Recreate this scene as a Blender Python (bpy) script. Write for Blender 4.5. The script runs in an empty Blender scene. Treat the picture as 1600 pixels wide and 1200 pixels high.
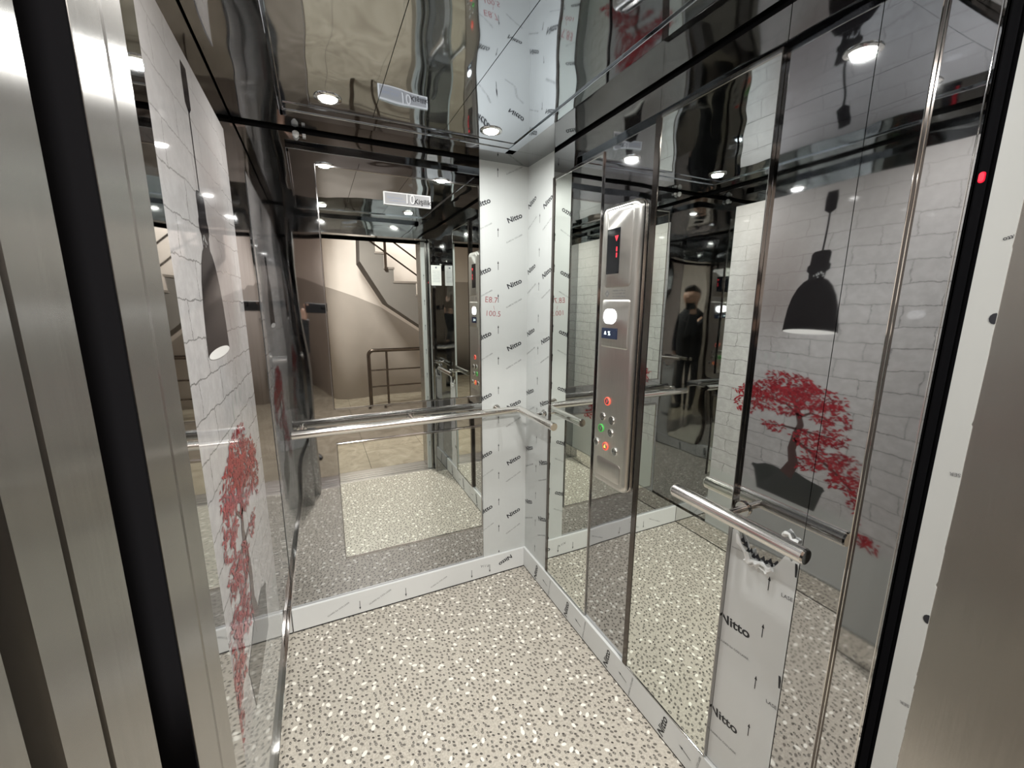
import bpy, bmesh, math, random
from mathutils import Vector, Matrix
random.seed(7)
SC = bpy.context.scene
COL = SC.collection

# ------------------------------------------------------------------ camera, world, exposure, large lights
W, HC = 1.2646, 2.2243          # cabin width, false ceiling height (back wall is y=0, door at negative y)
CAM = Vector((0.2334, -2.0066, 1.5520)); YAW, PITCH, ROLL, FPX = 0.438956, -0.190277, 0.003492, 643.011
f = Vector((math.sin(YAW)*math.cos(PITCH), math.cos(YAW)*math.cos(PITCH), math.sin(PITCH)))
r = Vector((math.cos(YAW), -math.sin(YAW), 0)); u = r.cross(f)
r2 = math.cos(ROLL)*r + math.sin(ROLL)*u; u2 = -math.sin(ROLL)*r + math.cos(ROLL)*u
cd = bpy.data.cameras.new('camera'); cam = bpy.data.objects.new('camera', cd); COL.objects.link(cam)
cam.matrix_world = Matrix(((r2.x, u2.x, -f.x, CAM.x), (r2.y, u2.y, -f.y, CAM.y), (r2.z, u2.z, -f.z, CAM.z), (0, 0, 0, 1)))
cd.sensor_width = 36; cd.lens = FPX/1600*36; cd.clip_start = 0.005; cd.clip_end = 60
SC.camera = cam

SC.view_settings.view_transform = 'Standard'; SC.view_settings.look = 'None'
SC.view_settings.gamma = 1; SC.view_settings.use_curve_mapping = False
SC.view_settings.exposure = -0.62
SC.cycles.max_bounces = 20; SC.cycles.glossy_bounces = 14; SC.cycles.diffuse_bounces = 5
SC.cycles.transmission_bounces = 6
SC.cycles.sample_clamp_indirect = 6
wd = bpy.data.worlds.new('world'); SC.world = wd; wd.use_nodes = True
wd.node_tree.nodes['Background'].inputs[0].default_value = (0.9, 0.88, 0.85, 1)
wd.node_tree.nodes['Background'].inputs[1].default_value = 0.05

def lamp(name, kind, loc, power, size, color, rot=(0, 0, 0), spread=None):
    ld = bpy.data.lights.new(name, kind); ld.energy = power; ld.color = color
    if kind == 'AREA':
        ld.shape = 'DISK'; ld.size = size
        if spread: ld.spread = spread
    o = bpy.data.objects.new(name, ld); o.location = loc; o.rotation_euler = rot; COL.objects.link(o)
    return o
SPOTS = [(0.323, -0.367), (0.911, -0.361), (0.323, -1.27), (0.911, -1.27)]
for i, (x, y) in enumerate(SPOTS):
    lamp('downlight_lamp', 'AREA', (x, y, HC-0.0115), 9.5, 0.05, (1.0, 0.995, 0.965))
lamp('hall_lamp', 'AREA', (0.55, -3.35, 2.72), 175, 0.3, (1.0, 0.95, 0.90))
lamp('stair_lamp', 'AREA', (1.6, -4.75, 3.7), 70, 0.3, (1.0, 0.95, 0.90))

# ------------------------------------------------------------------ materials
def M(name, base=(.8, .8, .8), rough=.5, metal=0, spec=.5, emit=None, es=0, aniso=0, coat=0):
    m = bpy.data.materials.new(name); m.use_nodes = True
    b = m.node_tree.nodes['Principled BSDF']
    b.inputs['Base Color'].default_value = (*base, 1); b.inputs['Roughness'].default_value = rough
    b.inputs['Metallic'].default_value = metal; b.inputs['Specular IOR Level'].default_value = spec
    if coat: b.inputs['Coat Weight'].default_value = coat; b.inputs['Coat Roughness'].default_value = .03
    if emit: b.inputs['Emission Color'].default_value = (*emit, 1); b.inputs['Emission Strength'].default_value = es
    return m
def N(m, t, **kw):
    n = m.node_tree.nodes.new(t)
    for k, v in kw.items(): setattr(n, k, v)
    return n
def LK(m, a, b): m.node_tree.links.new(a, b)
def B(m): return m.node_tree.nodes['Principled BSDF']
def pos(m): return N(m, 'ShaderNodeNewGeometry').outputs['Position']
def mapping(m, src, scale, loc=(0, 0, 0)):
    mp = N(m, 'ShaderNodeMapping'); mp.inputs['Scale'].default_value = scale; mp.inputs['Location'].default_value = loc
    LK(m, src, mp.inputs['Vector']); return mp.outputs['Vector']
def noise(m, vec, scale, detail=2, rough=.5):
    n = N(m, 'ShaderNodeTexNoise'); n.inputs['Scale'].default_value = scale; n.inputs['Detail'].default_value = detail
    n.inputs['Roughness'].default_value = rough; LK(m, vec, n.inputs['Vector']); return n
def ramp(m, src, stops):
    n = N(m, 'ShaderNodeValToRGB'); e = n.color_ramp.elements
    while len(e) < len(stops): e.new(.5)
    for i, (p, c) in enumerate(stops): e[i].position = p; e[i].color = (*c, 1) if len(c) == 3 else c
    LK(m, src, n.inputs[0]); return n
def math_(m, op, a, b=None, c=None):
    n = N(m, 'ShaderNodeMath', operation=op)
    for i, v in enumerate((a, b, c)):
        if v is None: continue
        if isinstance(v, (int, float)): n.inputs[i].default_value = v
        else: LK(m, v, n.inputs[i])
    return n.outputs[0]
def mix(m, fac, a, b):
    n = N(m, 'ShaderNodeMix', data_type='RGBA')
    for s, v in ((n.inputs[0], fac), (n.inputs[6], a), (n.inputs[7], b)):
        if isinstance(v, (int, float)): s.default_value = v
        elif isinstance(v, tuple): s.default_value = (*v, 1)
        else: LK(m, v, s)
    return n.outputs[2]
def smooth(m, v, lo, hi):
    n = N(m, 'ShaderNodeMapRange', interpolation_type='SMOOTHSTEP'); LK(m, v, n.inputs[0])
    n.inputs[1].default_value = lo; n.inputs[2].default_value = hi; return n.outputs[0]

def wavy(name, base, rough, strength, scale=(1.3, 1.3, 1.0), dist=.05):
    """polished sheet steel: soft oil-canning of the reflections and a faint grain"""
    m = M(name, base, rough, 1)
    p = pos(m); n = noise(m, mapping(m, p, scale), 2.0, 1, .4)
    bp = N(m, 'ShaderNodeBump'); bp.inputs['Strength'].default_value = strength; bp.inputs['Distance'].default_value = dist
    LK(m, n.outputs[0], bp.inputs['Height']); LK(m, bp.outputs[0], B(m).inputs['Normal'])
    s = noise(m, mapping(m, p, (3, 3, 3)), 1.5, 3)
    LK(m, math_(m, 'MULTIPLY_ADD', s.outputs[0], .06, max(rough-.025, 0)), B(m).inputs['Roughness'])
    return m
STEEL = wavy('polished_steel', (.485, .49, .495), .022, .10)
CEILB = wavy('border_steel', (.38, .385, .395), .03, .12, (1.6, 1.6, 1))
CEIL = wavy('ceiling_steel', (.50, .535, .59), .03, .13, (1.6, 1.6, 1))
HEAD = wavy('header_steel', (.46, .46, .465), .04, .25, (1.6, 1.6, 1.2))
MIRROR = M('mirror_glass', (.80, .83, .79), .0, 1)
DARKCH = M('dark_chrome', (.14, .125, .115), .12, 1)
FRAMECH = M('mirror_frame_chrome', (.42, .41, .40), .08, 1)
CHROME = M('chrome', (.72, .71, .69), .06, 1)
RAIL = M('satin_chrome_rail', (.80, .78, .75), .16, 1)
def brushed(name, base, rough, scale=(140, 140, 2.0)):
    m = M(name, base, rough, 1)
    B(m).inputs['Anisotropic'].default_value = .97
    t = N(m, 'ShaderNodeVectorMath', operation='CROSS_PRODUCT'); LK(m, N(m, 'ShaderNodeNewGeometry').outputs['True Normal'], t.inputs[0]); t.inputs[1].default_value = (0, 0, 1); LK(m, t.outputs[0], B(m).inputs['Tangent'])
    B(m).inputs['Anisotropic Rotation'].default_value = 0
    p = pos(m); n = noise(m, mapping(m, p, scale), 3, 3, .6); n2 = noise(m, p, 7, 2)
    c = mix(m, n.outputs[0], tuple(x*.84 for x in base), tuple(min(1, x*1.12) for x in base))
    LK(m, c, B(m).inputs['Base Color'])
    B(m).inputs['Roughness'].default_value = rough
    return m
BRUSH = brushed('brushed_steel', (.49, .48, .46), .27)
COPM = brushed('panel_satin_steel', (.70, .685, .65), .32, (60, 200, 3))
COPE = M('panel_edge_steel', (.55, .52, .48), .17, 1)
BLACK = M('black_rubber', (.008, .008, .009), .9, 0, .0)
GAP = M('dark_gap', (.012, .012, .013), .6, 0, .2)
DISP = M('display_glass', (.006, .007, .010), .08)
DISP2 = M('small_display_glass', (.012, .02, .05), .12)
RED = M('red_led', (.4, .02, .03), .5, emit=(1, .01, .035), es=2.2)
REDR = M('red_ring_led', (.6, .1, .06), .5, emit=(1, .09, .05), es=1.1)
GREENR = M('green_ring', (.05, .35, .06), .4, emit=(.10, .75, .14), es=.35)
ICON = M('white_icon_led', (.8, .9, .9), .5, emit=(.8, .95, 1), es=1.6)
WLAMP = M('white_signal_lamp', (1, 1, 1), .4, emit=(.96, .97, 1), es=14)
LENS = M('downlight_lens', (1, 1, .97), .3, emit=(1, .97, .9), es=26)
FILMINK = M('film_ink', (.012, .013, .018), .5)
FINEINK = M('film_fine_ink', (.16, .165, .17), .6)
REDINK = M('red_marker', (.30, .05, .06), .6)
PAPER = M('notice_paper', (.85, .86, .83), .5)
GREYINK = M('grey_ink', (.22, .24, .30), .6)
SIGNF = M('sign_face', (.24, .24, .245), .35)
SIGNW = M('sign_white', (.50, .50, .50), .35)
SIGNK = M('sign_ink', (.012, .012, .014), .5, 0, .2)
PLASTIC = M('white_plastic', (.82, .83, .84), .35)
def film_mat(name, base):
    m = M(name, base, .36, 0, .45)
    n = noise(m, pos(m), 3.2, 3, .55)
    LK(m, mix(m, n.outputs[0], tuple(x*.93 for x in base), tuple(min(1, x*1.05) for x in base)), B(m).inputs['Base Color'])
    n2 = noise(m, mapping(m, pos(m), (9, 9, 2)), 2, 2)
    bp = N(m, 'ShaderNodeBump'); bp.inputs['Strength'].default_value = .12; bp.inputs['Distance'].default_value = .01
    LK(m, n2.outputs[0], bp.inputs['Height']); LK(m, bp.outputs[0], B(m).inputs['Normal'])
    return m
FILM = film_mat('protective_film', (.52, .54, .53))
FILMG = film_mat('grey_protective_film', (.66, .675, .67))

def floor_mat():
    m = M('pebble_vinyl', (.5, .5, .5), .42, 0, .35)
    p = pos(m); b = B(m)
    wn = noise(m, p, 14, 2)
    wv = N(m, 'ShaderNodeVectorMath', operation='MULTIPLY_ADD'); LK(m, wn.outputs['Color'], wv.inputs[0]); wv.inputs[1].default_value = (.006, .006, 0); LK(m, p, wv.inputs[2])
    def spots(scale, aspect, ang0, angr, rad, keep, seedloc):
        vec = mapping(m, wv.outputs[0], (scale, scale, 0), seedloc)
        v = N(m, 'ShaderNodeTexVoronoi', voronoi_dimensions='2D'); v.inputs['Scale'].default_value = 1; v.inputs['Randomness'].default_value = .82
        LK(m, vec, v.inputs['Vector'])
        d = N(m, 'ShaderNodeVectorMath', operation='SUBTRACT'); LK(m, vec, d.inputs[0]); LK(m, v.outputs['Position'], d.inputs[1])
        sp = N(m, 'ShaderNodeSeparateColor'); LK(m, v.outputs['Color'], sp.inputs[0])
        a = math_(m, 'MULTIPLY_ADD', sp.outputs[0], angr, ang0)
        ro = N(m, 'ShaderNodeVectorRotate', rotation_type='Z_AXIS'); LK(m, d.outputs[0], ro.inputs['Vector']); LK(m, a, ro.inputs['Angle'])
        sc = mapping(m, ro.outputs[0], (1, aspect, 0))
        ln = N(m, 'ShaderNodeVectorMath', operation='LENGTH'); LK(m, sc, ln.inputs[0])
        rr = math_(m, 'MULTIPLY_ADD', sp.outputs[1], rad*.45, rad*.78)
        q = math_(m, 'DIVIDE', ln.outputs['Value'], rr)
        on = math_(m, 'LESS_THAN', sp.outputs[2], keep)
        mask = math_(m, 'MULTIPLY', math_(m, 'SUBTRACT', 1, smooth(m, q, .75, 1.1)), on)
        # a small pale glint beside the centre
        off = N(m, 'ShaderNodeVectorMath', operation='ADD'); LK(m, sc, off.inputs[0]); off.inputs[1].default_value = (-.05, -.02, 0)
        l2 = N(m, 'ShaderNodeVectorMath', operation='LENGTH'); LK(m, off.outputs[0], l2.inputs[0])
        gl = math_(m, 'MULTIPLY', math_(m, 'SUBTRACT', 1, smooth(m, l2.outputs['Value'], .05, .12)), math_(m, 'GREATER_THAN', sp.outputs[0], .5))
        return mask, sp, gl
    g = noise(m, p, 130, 3, .6); g2 = noise(m, p, 6, 2)
    base = mix(m, smooth(m, g.outputs[0], .32, .68), (.29, .265, .225), (.57, .53, .46))
    base = mix(m, g2.outputs[0], base, (.46, .43, .375))
    dk, sp, gl = spots(50, 1.55, .35, 1.3, .33, .96, (0, 0, 0))
    dc = mix(m, sp.outputs[1], (.035, .031, .027), (.17, .155, .135))
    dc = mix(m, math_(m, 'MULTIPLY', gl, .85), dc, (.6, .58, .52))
    c = mix(m, dk, base, dc)
    wt, _, _ = spots(24, 1.65, .2, 5.5, .25, .42, (5.3, 2.1, 0))
    c = mix(m, wt, c, (.80, .78, .71))
    LK(m, c, b.inputs['Base Color'])
    return m
FLOOR = floor_mat()

def brick_print():
    m = M('brick_photo_print', (.8, .8, .8), .03, 0, .28)
    p = pos(m); b = B(m)
    s = N(m, 'ShaderNodeSeparateXYZ'); LK(m, p, s.inputs[0])
    cb = N(m, 'ShaderNodeCombineXYZ'); LK(m, s.outputs['Y'], cb.inputs[0]); LK(m, s.outputs['Z'], cb.inputs[1])
    n1 = noise(m, cb.outputs[0], 11, 6, .68)
    w = N(m, 'ShaderNodeVectorMath', operation='MULTIPLY_ADD'); LK(m, n1.outputs['Color'], w.inputs[0]); w.inputs[1].default_value = (.05, .035, 0); LK(m, cb.outputs[0], w.inputs[2])
    bt = N(m, 'ShaderNodeTexBrick', offset=.5); LK(m, w.outputs[0], bt.inputs['Vector'])
    bt.inputs['Scale'].default_value = 1; bt.inputs['Brick Width'].default_value = .21; bt.inputs['Row Height'].default_value = .083
    bt.inputs['Mortar Size'].default_value = .0021; bt.inputs['Mortar Smooth'].default_value = .5
    bt.inputs['Color1'].default_value = (.47, .46, .46, 1); bt.inputs['Color2'].default_value = (.42, .41, .41, 1); bt.inputs['Mortar'].default_value = (0, 0, 0, 1)
    n2 = noise(m, cb.outputs[0], 26, 4, .65); n3 = noise(m, cb.outputs[0], 3, 2)
    br = mix(m, smooth(m, n2.outputs[0], .35, .7), (.38, .37, .37), (.51, .50, .50))
    br = mix(m, .5, br, bt.outputs['Color'])
    mf = math_(m, 'MULTIPLY', bt.outputs['Fac'], math_(m, 'MULTIPLY', smooth(m, n2.outputs[0], .40, .60), smooth(m, n1.outputs[0], .34, .56)))
    c = mix(m, math_(m, 'MULTIPLY', mf, .75), br, (.17, .16, .16))
    # hairline cracks in the brick faces
    vv = N(m, 'ShaderNodeTexVoronoi', feature='DISTANCE_TO_EDGE'); vv.inputs['Scale'].default_value = 9
    wc = N(m, 'ShaderNodeVectorMath', operation='MULTIPLY_ADD'); n4 = noise(m, cb.outputs[0], 6, 4, .7)
    LK(m, n4.outputs['Color'], wc.inputs[0]); wc.inputs[1].default_value = (.35, .35, 0); LK(m, cb.outputs[0], wc.inputs[2]); LK(m, wc.outputs[0], vv.inputs['Vector'])
    ck = math_(m, 'MULTIPLY', math_(m, 'SUBTRACT', 1, smooth(m, vv.outputs['Distance'], .0, .018)), smooth(m, n3.outputs[0], .48, .62))
    c = mix(m, math_(m, 'MULTIPLY', ck, .5), c, (.30, .28, .27))
    # printed artwork: brown-grey tone beside the lamp, plain table top at the foot
    def blob(cy, cz, ry, rz):
        dy = math_(m, 'DIVIDE', math_(m, 'SUBTRACT', s.outputs['Y'], cy), ry); dz = math_(m, 'DIVIDE', math_(m, 'SUBTRACT', s.outputs['Z'], cz), rz)
        d = math_(m, 'SQRT', math_(m, 'ADD', math_(m, 'MULTIPLY', dy, dy), math_(m, 'MULTIPLY', dz, dz)))
        return math_(m, 'SUBTRACT', 1, smooth(m, d, .25, 1))
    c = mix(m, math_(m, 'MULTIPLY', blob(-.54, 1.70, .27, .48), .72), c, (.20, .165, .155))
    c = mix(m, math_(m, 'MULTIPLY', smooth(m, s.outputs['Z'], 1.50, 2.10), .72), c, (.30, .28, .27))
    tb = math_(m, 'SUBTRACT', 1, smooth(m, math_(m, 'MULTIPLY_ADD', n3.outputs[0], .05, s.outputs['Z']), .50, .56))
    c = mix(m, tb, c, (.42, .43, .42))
    LK(m, c, b.inputs['Base Color'])
    return m
BRICK = brick_print()
PLAMP = M('print_lamp_black', (.016, .014, .015), .06, 0, .15)
PLAMPIN = M('print_lamp_white', (.85, .84, .82), .06, 0, .25)
PTRUNK = M('print_trunk', (.075, .045, .042), .06, 0, .25)
PLEAF = M('print_leaf_red', (.33, .032, .042), .06, 0, .25)
PLEAF2 = M('print_leaf_dark_red', (.20, .022, .03), .06, 0, .25)
PPOT = M('print_pot', (.05, .052, .05), .06, 0, .25)
PGLASSLINE = M('print_grey_mark', (.42, .43, .42), .06)

def plaster(name, c):
    m = M(name, c, .75, 0, .3); n = noise(m, pos(m), 4, 3)
    LK(m, mix(m, n.outputs[0], tuple(x*.93 for x in c), tuple(min(1, x*1.06) for x in c)), B(m).inputs['Base Color']); return m
PLUP = plaster('cream_paint', (.74, .68, .64)); PLLO = plaster('taupe_paint', (.40, .36, .332)); STRING = plaster('grey_stair_paint', (.13, .12, .112))
TREAD = M('dark_stone_tread', (.17, .15, .135), .4)
def marble():
    m = M('beige_marble', (.55, .48, .38), .18, 0, .5); n = noise(m, pos(m), 5, 5, .65); n.inputs['Distortion'].default_value = 1.2
    r_ = ramp(m, n.outputs[0], [(.3, (.22, .19, .145)), (.55, (.31, .275, .215)), (.75, (.38, .345, .28))]); LK(m, r_.outputs[0], B(m).inputs['Base Color']); return m
MARBLE = marble()
ALU = M('sill_aluminium', (.70, .69, .67), .28, 1)
BRONZE = M('dark_tube', (.10, .082, .07), .2, 1)

# ------------------------------------------------------------------ mesh helpers
class MB:
    def __init__(s): s.v = []; s.f = []; s.m = []
    def add(s, vs, fs, mi=0):
        o = len(s.v); s.v += [Vector(q) for q in vs]; s.f += [[i+o for i in q] for q in fs]; s.m += [mi]*len(fs)
    def box(s, a, b, mi=0):
        x0, x1 = sorted((a[0], b[0])); y0, y1 = sorted((a[1], b[1])); z0, z1 = sorted((a[2], b[2]))
        s.add([(x0, y0, z0), (x1, y0, z0), (x1, y1, z0), (x0, y1, z0), (x0, y0, z1), (x1, y0, z1), (x1, y1, z1), (x0, y1, z1)],
              [(3, 2, 1, 0), (4, 5, 6, 7), (0, 1, 5, 4), (1, 2, 6, 5), (2, 3, 7, 6), (3, 0, 4, 7)], mi); return s
    def tube(s, pts, rad, n=16, mi=0, cap=True):
        pts = [Vector(q) for q in pts]; rad = rad if isinstance(rad, (list, tuple)) else [rad]*len(pts)
        rings = []; up = None
        for i, q in enumerate(pts):
            t0 = (q-pts[i-1]).normalized() if i else None; t1 = (pts[i+1]-q).normalized() if i < len(pts)-1 else None
            t = (t0+t1).normalized() if t0 and t1 else (t0 or t1)
            k = 1/max(.3, t.dot(t1)) if t0 and t1 else 1
            if up is None:
                up = t.orthogonal().normalized()
                base_t = t
            if t0:
                up = (up-up.dot(t0)*t0).normalized()
            seg = t0 or t1
            side = seg.cross(up).normalized()
            ring = []
            for j in range(n):
                a = 2*math.pi*j/n; d = (up*math.cos(a)+side*math.sin(a))*rad[i]
                # slide along the segment direction onto the mitre plane
                d = d-seg*(d.dot(t)/seg.dot(t)) if t0 and t1 else d
                ring.append(q+d)
            rings.append(ring)
            if t1:
                up2 = up-up.dot(t1)*t1
                if up2.length > 1e-4 and t0:
                    ax = t0.cross(t1)
                    if ax.length > 1e-6: up = (Matrix.Rotation(t0.angle(t1), 3, ax.normalized()) @ up).normalized()
        vs = [p for rg in rings for p in rg]; fs = []
        for i in range(len(rings)-1):
            for j in range(n): fs.append((i*n+j, i*n+(j+1) % n, (i+1)*n+(j+1) % n, (i+1)*n+j))
        if cap: fs += [tuple(range(n-1, -1, -1)), tuple(range((len(rings)-1)*n, len(rings)*n))]
        s.add(vs, fs, mi); return s
    def loft(s, loops, mi=0, cap0=True, cap1=True):
        n = len(loops[0]); fs = []
        for i in range(len(loops)-1):
            for j in range(n): fs.append((i*n+j, i*n+(j+1) % n, (i+1)*n+(j+1) % n, (i+1)*n+j))
        if cap0: fs.append(tuple(range(n-1, -1, -1)))
        if cap1: fs.append(tuple(range((len(loops)-1)*n, len(loops)*n)))
        s.add([p for l in loops for p in l], fs, mi); return s
    def prism(s, poly, axis, a, b, mi=0):
        def P(q, t): return (t, q[0], q[1]) if axis == 0 else (q[0], t, q[1]) if axis == 1 else (q[0], q[1], t)
        return s.loft([[P(q, a) for q in poly], [P(q, b) for q in poly]], mi)
def obj(name, mb, mats, parent=None, smooth_=False, bevel=0, kind=None, weld=False):
    me = bpy.data.meshes.new(name)
    vs = mb.v
    lo = Vector([min(q[i] for q in vs) for i in range(3)]); hi = Vector([max(q[i] for q in vs) for i in range(3)])
    org = (lo+hi)/2; org.z = lo.z
    me.from_pydata([q-org for q in vs], [], mb.f)
    for mt in (mats if isinstance(mats, (list, tuple)) else [mats]): me.materials.append(mt)
    if any(mb.m): me.polygons.foreach_set('material_index', mb.m)
    bm = bmesh.new(); bm.from_mesh(me)
    if weld: bmesh.ops.remove_doubles(bm, verts=bm.verts, dist=1e-5)
    bmesh.ops.recalc_face_normals(bm, faces=bm.faces); bm.to_mesh(me); bm.free()
    if smooth_:
        me.polygons.foreach_set('use_smooth', [True]*len(me.polygons)); me.set_sharp_from_angle(angle=math.radians(40))
    o = bpy.data.objects.new(name, me); COL.objects.link(o)
    base = Vector((0, 0, 0)); q = parent
    while q is not None: base += q.location; q = q.parent
    o.location = org-base; o.parent = parent
    if bevel:
        bv = o.modifiers.new('bevel', 'BEVEL'); bv.width = bevel; bv.segments = 2; bv.limit_method = 'ANGLE'
    if kind: o['kind'] = kind
    return o
def box(name, a, b, mat, parent=None, bevel=0, kind=None): return obj(name, MB().box(a, b), mat, parent, False, bevel, kind)
def thing(name, label, cat, loc, group=None):
    o = bpy.data.objects.new(name, None); COL.objects.link(o); o.location = loc; o.empty_display_size = .1
    o['label'] = label; o['category'] = cat
    if group: o['group'] = group
    return o
def tag(o, label, cat, group=None):
    o['label'] = label; o['category'] = cat
    if group: o['group'] = group
    return o
def copy_tree(o, delta):
    def cp(x, par):
        c = x.copy(); COL.objects.link(c); c.parent = par
        for ch in list(x.children): cp(ch, c)
        return c
    c = cp(o, None); c.location = o.location+Vector(delta); return c

_tc = {}
def text2d(body, bold=0.0):
    k = (body, bold)
    if k not in _tc:
        cu = bpy.data.curves.new('t', 'FONT'); cu.body = body; cu.size = 1; cu.offset = bold; cu.align_x = 'CENTER'; cu.align_y = 'CENTER'; cu.resolution_u = 3
        o = bpy.data.objects.new('t', cu); COL.objects.link(o)
        dg = bpy.context.evaluated_depsgraph_get(); dg.update(); me = o.evaluated_get(dg).to_mesh()
        _tc[k] = ([(q.co.x, q.co.y) for q in me.vertices], [list(q.vertices) for q in me.polygons])
        bpy.data.objects.remove(o); bpy.data.curves.remove(cu)
    return _tc[k]
def put2d(mb, shape, O, R, U, cx, cy, size=1, ang=0, clip=None, mi=0, sx=1):
    """lay a flat 2d shape on the plane through O with axes R (right) and U (up)"""
    vs, fs = shape; c, s_ = math.cos(ang), math.sin(ang)
    O, R, U = Vector(O), Vector(R), Vector(U); out = []; uv = []
    for x, y in vs:
        x *= size*sx; y *= size; a = cx+c*x-s_*y; b = cy+s_*x+c*y
        if clip: a = min(max(a, clip[0]), clip[1]); b = min(max(b, clip[2]), clip[3])
        uv.append((a, b)); out.append(O+R*a+U*b)
    keep = []
    for fc in fs:
        ar = 0
        for i in range(len(fc)):
            x0, y0 = uv[fc[i]]; x1, y1 = uv[fc[(i+1) % len(fc)]]; ar += x0*y1-x1*y0
        if abs(ar) > 1e-9: keep.append(fc)
    mb.add(out, keep, mi)
def arrow2d(): return ([(-.026, -.5), (.026, -.5), (.026, .2), (.09, .2), (0, .5), (-.09, .2), (-.026, .2)], [[0, 1, 2, 3, 4, 5, 6]])
def bars2d(n, seed):
    """a run of tiny marks like unreadable fine print"""
    rd = random.Random(seed); vs, fs = [], []; x = -.5
    while x < .5:
        w = rd.uniform(.012, .03); h = rd.choice((.03, .03, .045)); o = len(vs)
        vs += [(x, -.03), (x+w, -.03), (x+w, -.03+h+.02), (x, -.03+h+.02)]; fs.append([o, o+1, o+2, o+3]); x += w+rd.choice((.008, .008, .03))
    return vs, fs
def rrect(cy, cz, wy, hz, rad, x, n=6):
    """rounded rectangle in the plane x=const"""
    rad = min(rad, wy/2-1e-5, hz/2-1e-5); out = []
    for qy, qz, a0 in ((1, 1, 0), (-1, 1, 90), (-1, -1, 180), (1, -1, 270)):
        for i in range(n+1):
            a = math.radians(a0+90*i/n); out.append(Vector((x, cy+qy*(wy/2-rad)+rad*math.cos(a), cz+qz*(hz/2-rad)+rad*math.sin(a))))
    return out

# ------------------------------------------------------------------ setting: cabin shell
TOP, BT, DY = 2.2365, .1238, -1.60     # wall top, baseboard height, inner face of the front returns
BANDZ0, BANDZ1 = 2.2245, 2.2365
floor = box('floor', (-.02, -1.70, -.04), (W+.02, .02, 0), FLOOR, kind='structure')
wb = box('wall_back', (-.06, .012, 0), (W+.06, .06, 2.262), GAP, kind='structure')
wl = box('wall_left', (-.06, -1.69, 0), (-.012, .012, 2.262), GAP, kind='structure')
wr = box('wall_right', (W+.012, -1.69, 0), (W+.06, .012, 2.262), GAP, kind='structure')
# back wall sheets
FX = .998                              # left edge of the filmed corner sheet on the back wall
box('steel_panel', (0, 0, 0), (FX-.001, .012, BANDZ0), STEEL, wb)
box('corner_panel', (FX, 0, 0), (W, .012, TOP), STEEL, wb)
# right wall sheets
box('corner_panel', (W, -.255, 0), (W+.012, 0, TOP), STEEL, wr)
box('steel_panel', (W, -.903, 0), (W+.012, -.256, BANDZ0), STEEL, wr)
box('steel_panel', (W, -1.298, 0), (W+.012, -.904, BANDZ0), STEEL, wr)
box('steel_panel', (W, -1.4825, 0), (W+.012, -1.3, BANDZ0), STEEL, wr)
box('steel_panel', (W, -1.69, 0), (W+.012, -1.484, BANDZ0), STEEL, wr)
# left wall sheets
box('steel_panel', (-.012, -.1185, 0), (0, 0, BANDZ0), STEEL, wl)
box('steel_panel', (-.012, -.246, 0), (0, -.1195, BANDZ0), STEEL, wl)
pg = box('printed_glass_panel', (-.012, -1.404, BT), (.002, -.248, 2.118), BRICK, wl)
box('steel_panel', (-.012, -1.404, 2.119), (0, -.248, BANDZ0), STEEL, wl)
box('corner_post', (-.012, -1.598, 0), (.09, -1.4055, BANDZ0), STEEL, wl)
# printed artwork on the glass: pendant lamp
XP = .0026; O_, R_, U_ = (XP, 0, 0), (0, 1, 0), (0, 0, 1)     # looking at the left wall, right is +y
LY = -.735
lampout = [(-.022, 2.085), (-.026, 2.05), (-.024, 2.0), (-.004, 1.985), (-.004, 1.815), (-.030, 1.812), (-.040, 1.80), (-.040, 1.752), (-.048, 1.744), (-.048, 1.722), (-.036, 1.712), (-.034, 1.682), (-.052, 1.672), (-.075, 1.645), (-.098, 1.60), (-.114, 1.545), (-.122, 1.49), (-.128, 1.43)]
prof = lampout+[(-x, z) for x, z in reversed(lampout)]
mb = MB()
for i in range(len(lampout)-1):
    (a, za), (b_, zb) = lampout[i], lampout[i+1]
    if abs(za-zb) > 1e-6: mb.add([(XP, LY+a, za), (XP, LY-a, za), (XP, LY-b_, zb), (XP, LY+b_, zb)], [(0, 1, 2, 3)])
obj('printed_lamp', mb, PLAMP, pg)
mb = MB(); el = [(XP+.0003, LY+.124*math.cos(t*math.pi/12), 1.43+.013*math.sin(t*math.pi/12)) for t in range(24)]; mb.add(el, [tuple(range(24))])
obj('printed_lamp_opening', mb, PLAMPIN, pg)
mb = MB(); rg = random.Random(8)
for k in range(16):
    yy, zz = LY+rg.uniform(-.034, .034), 1.695+rg.uniform(-.012, .012); mb.add([(XP+.0003, yy, zz), (XP+.0003, yy+.004, zz+.001), (XP+.0003, yy+.003, zz+.009), (XP+.0003, yy+.001, zz+.007)], [(0, 1, 2, 3)])
obj('printed_lamp_glint', mb, M('print_glint', (.45, .45, .45), .06), pg)
# three pale marks under the lamp
mb = MB()
for k, (yy, zz, hh) in enumerate(((-.53, 1.275, .04), (-.60, 1.285, .042), (-.66, 1.255, .055))):
    mb.add([(XP, yy+.013*math.cos(t*math.pi/6)*(1 if math.sin(t*math.pi/6) > 0 else .7), zz+hh*.6*math.sin(t*math.pi/6)) for t in range(12)], [tuple(range(12))])
obj('printed_mark', mb, PGLASSLINE, pg)
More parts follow.
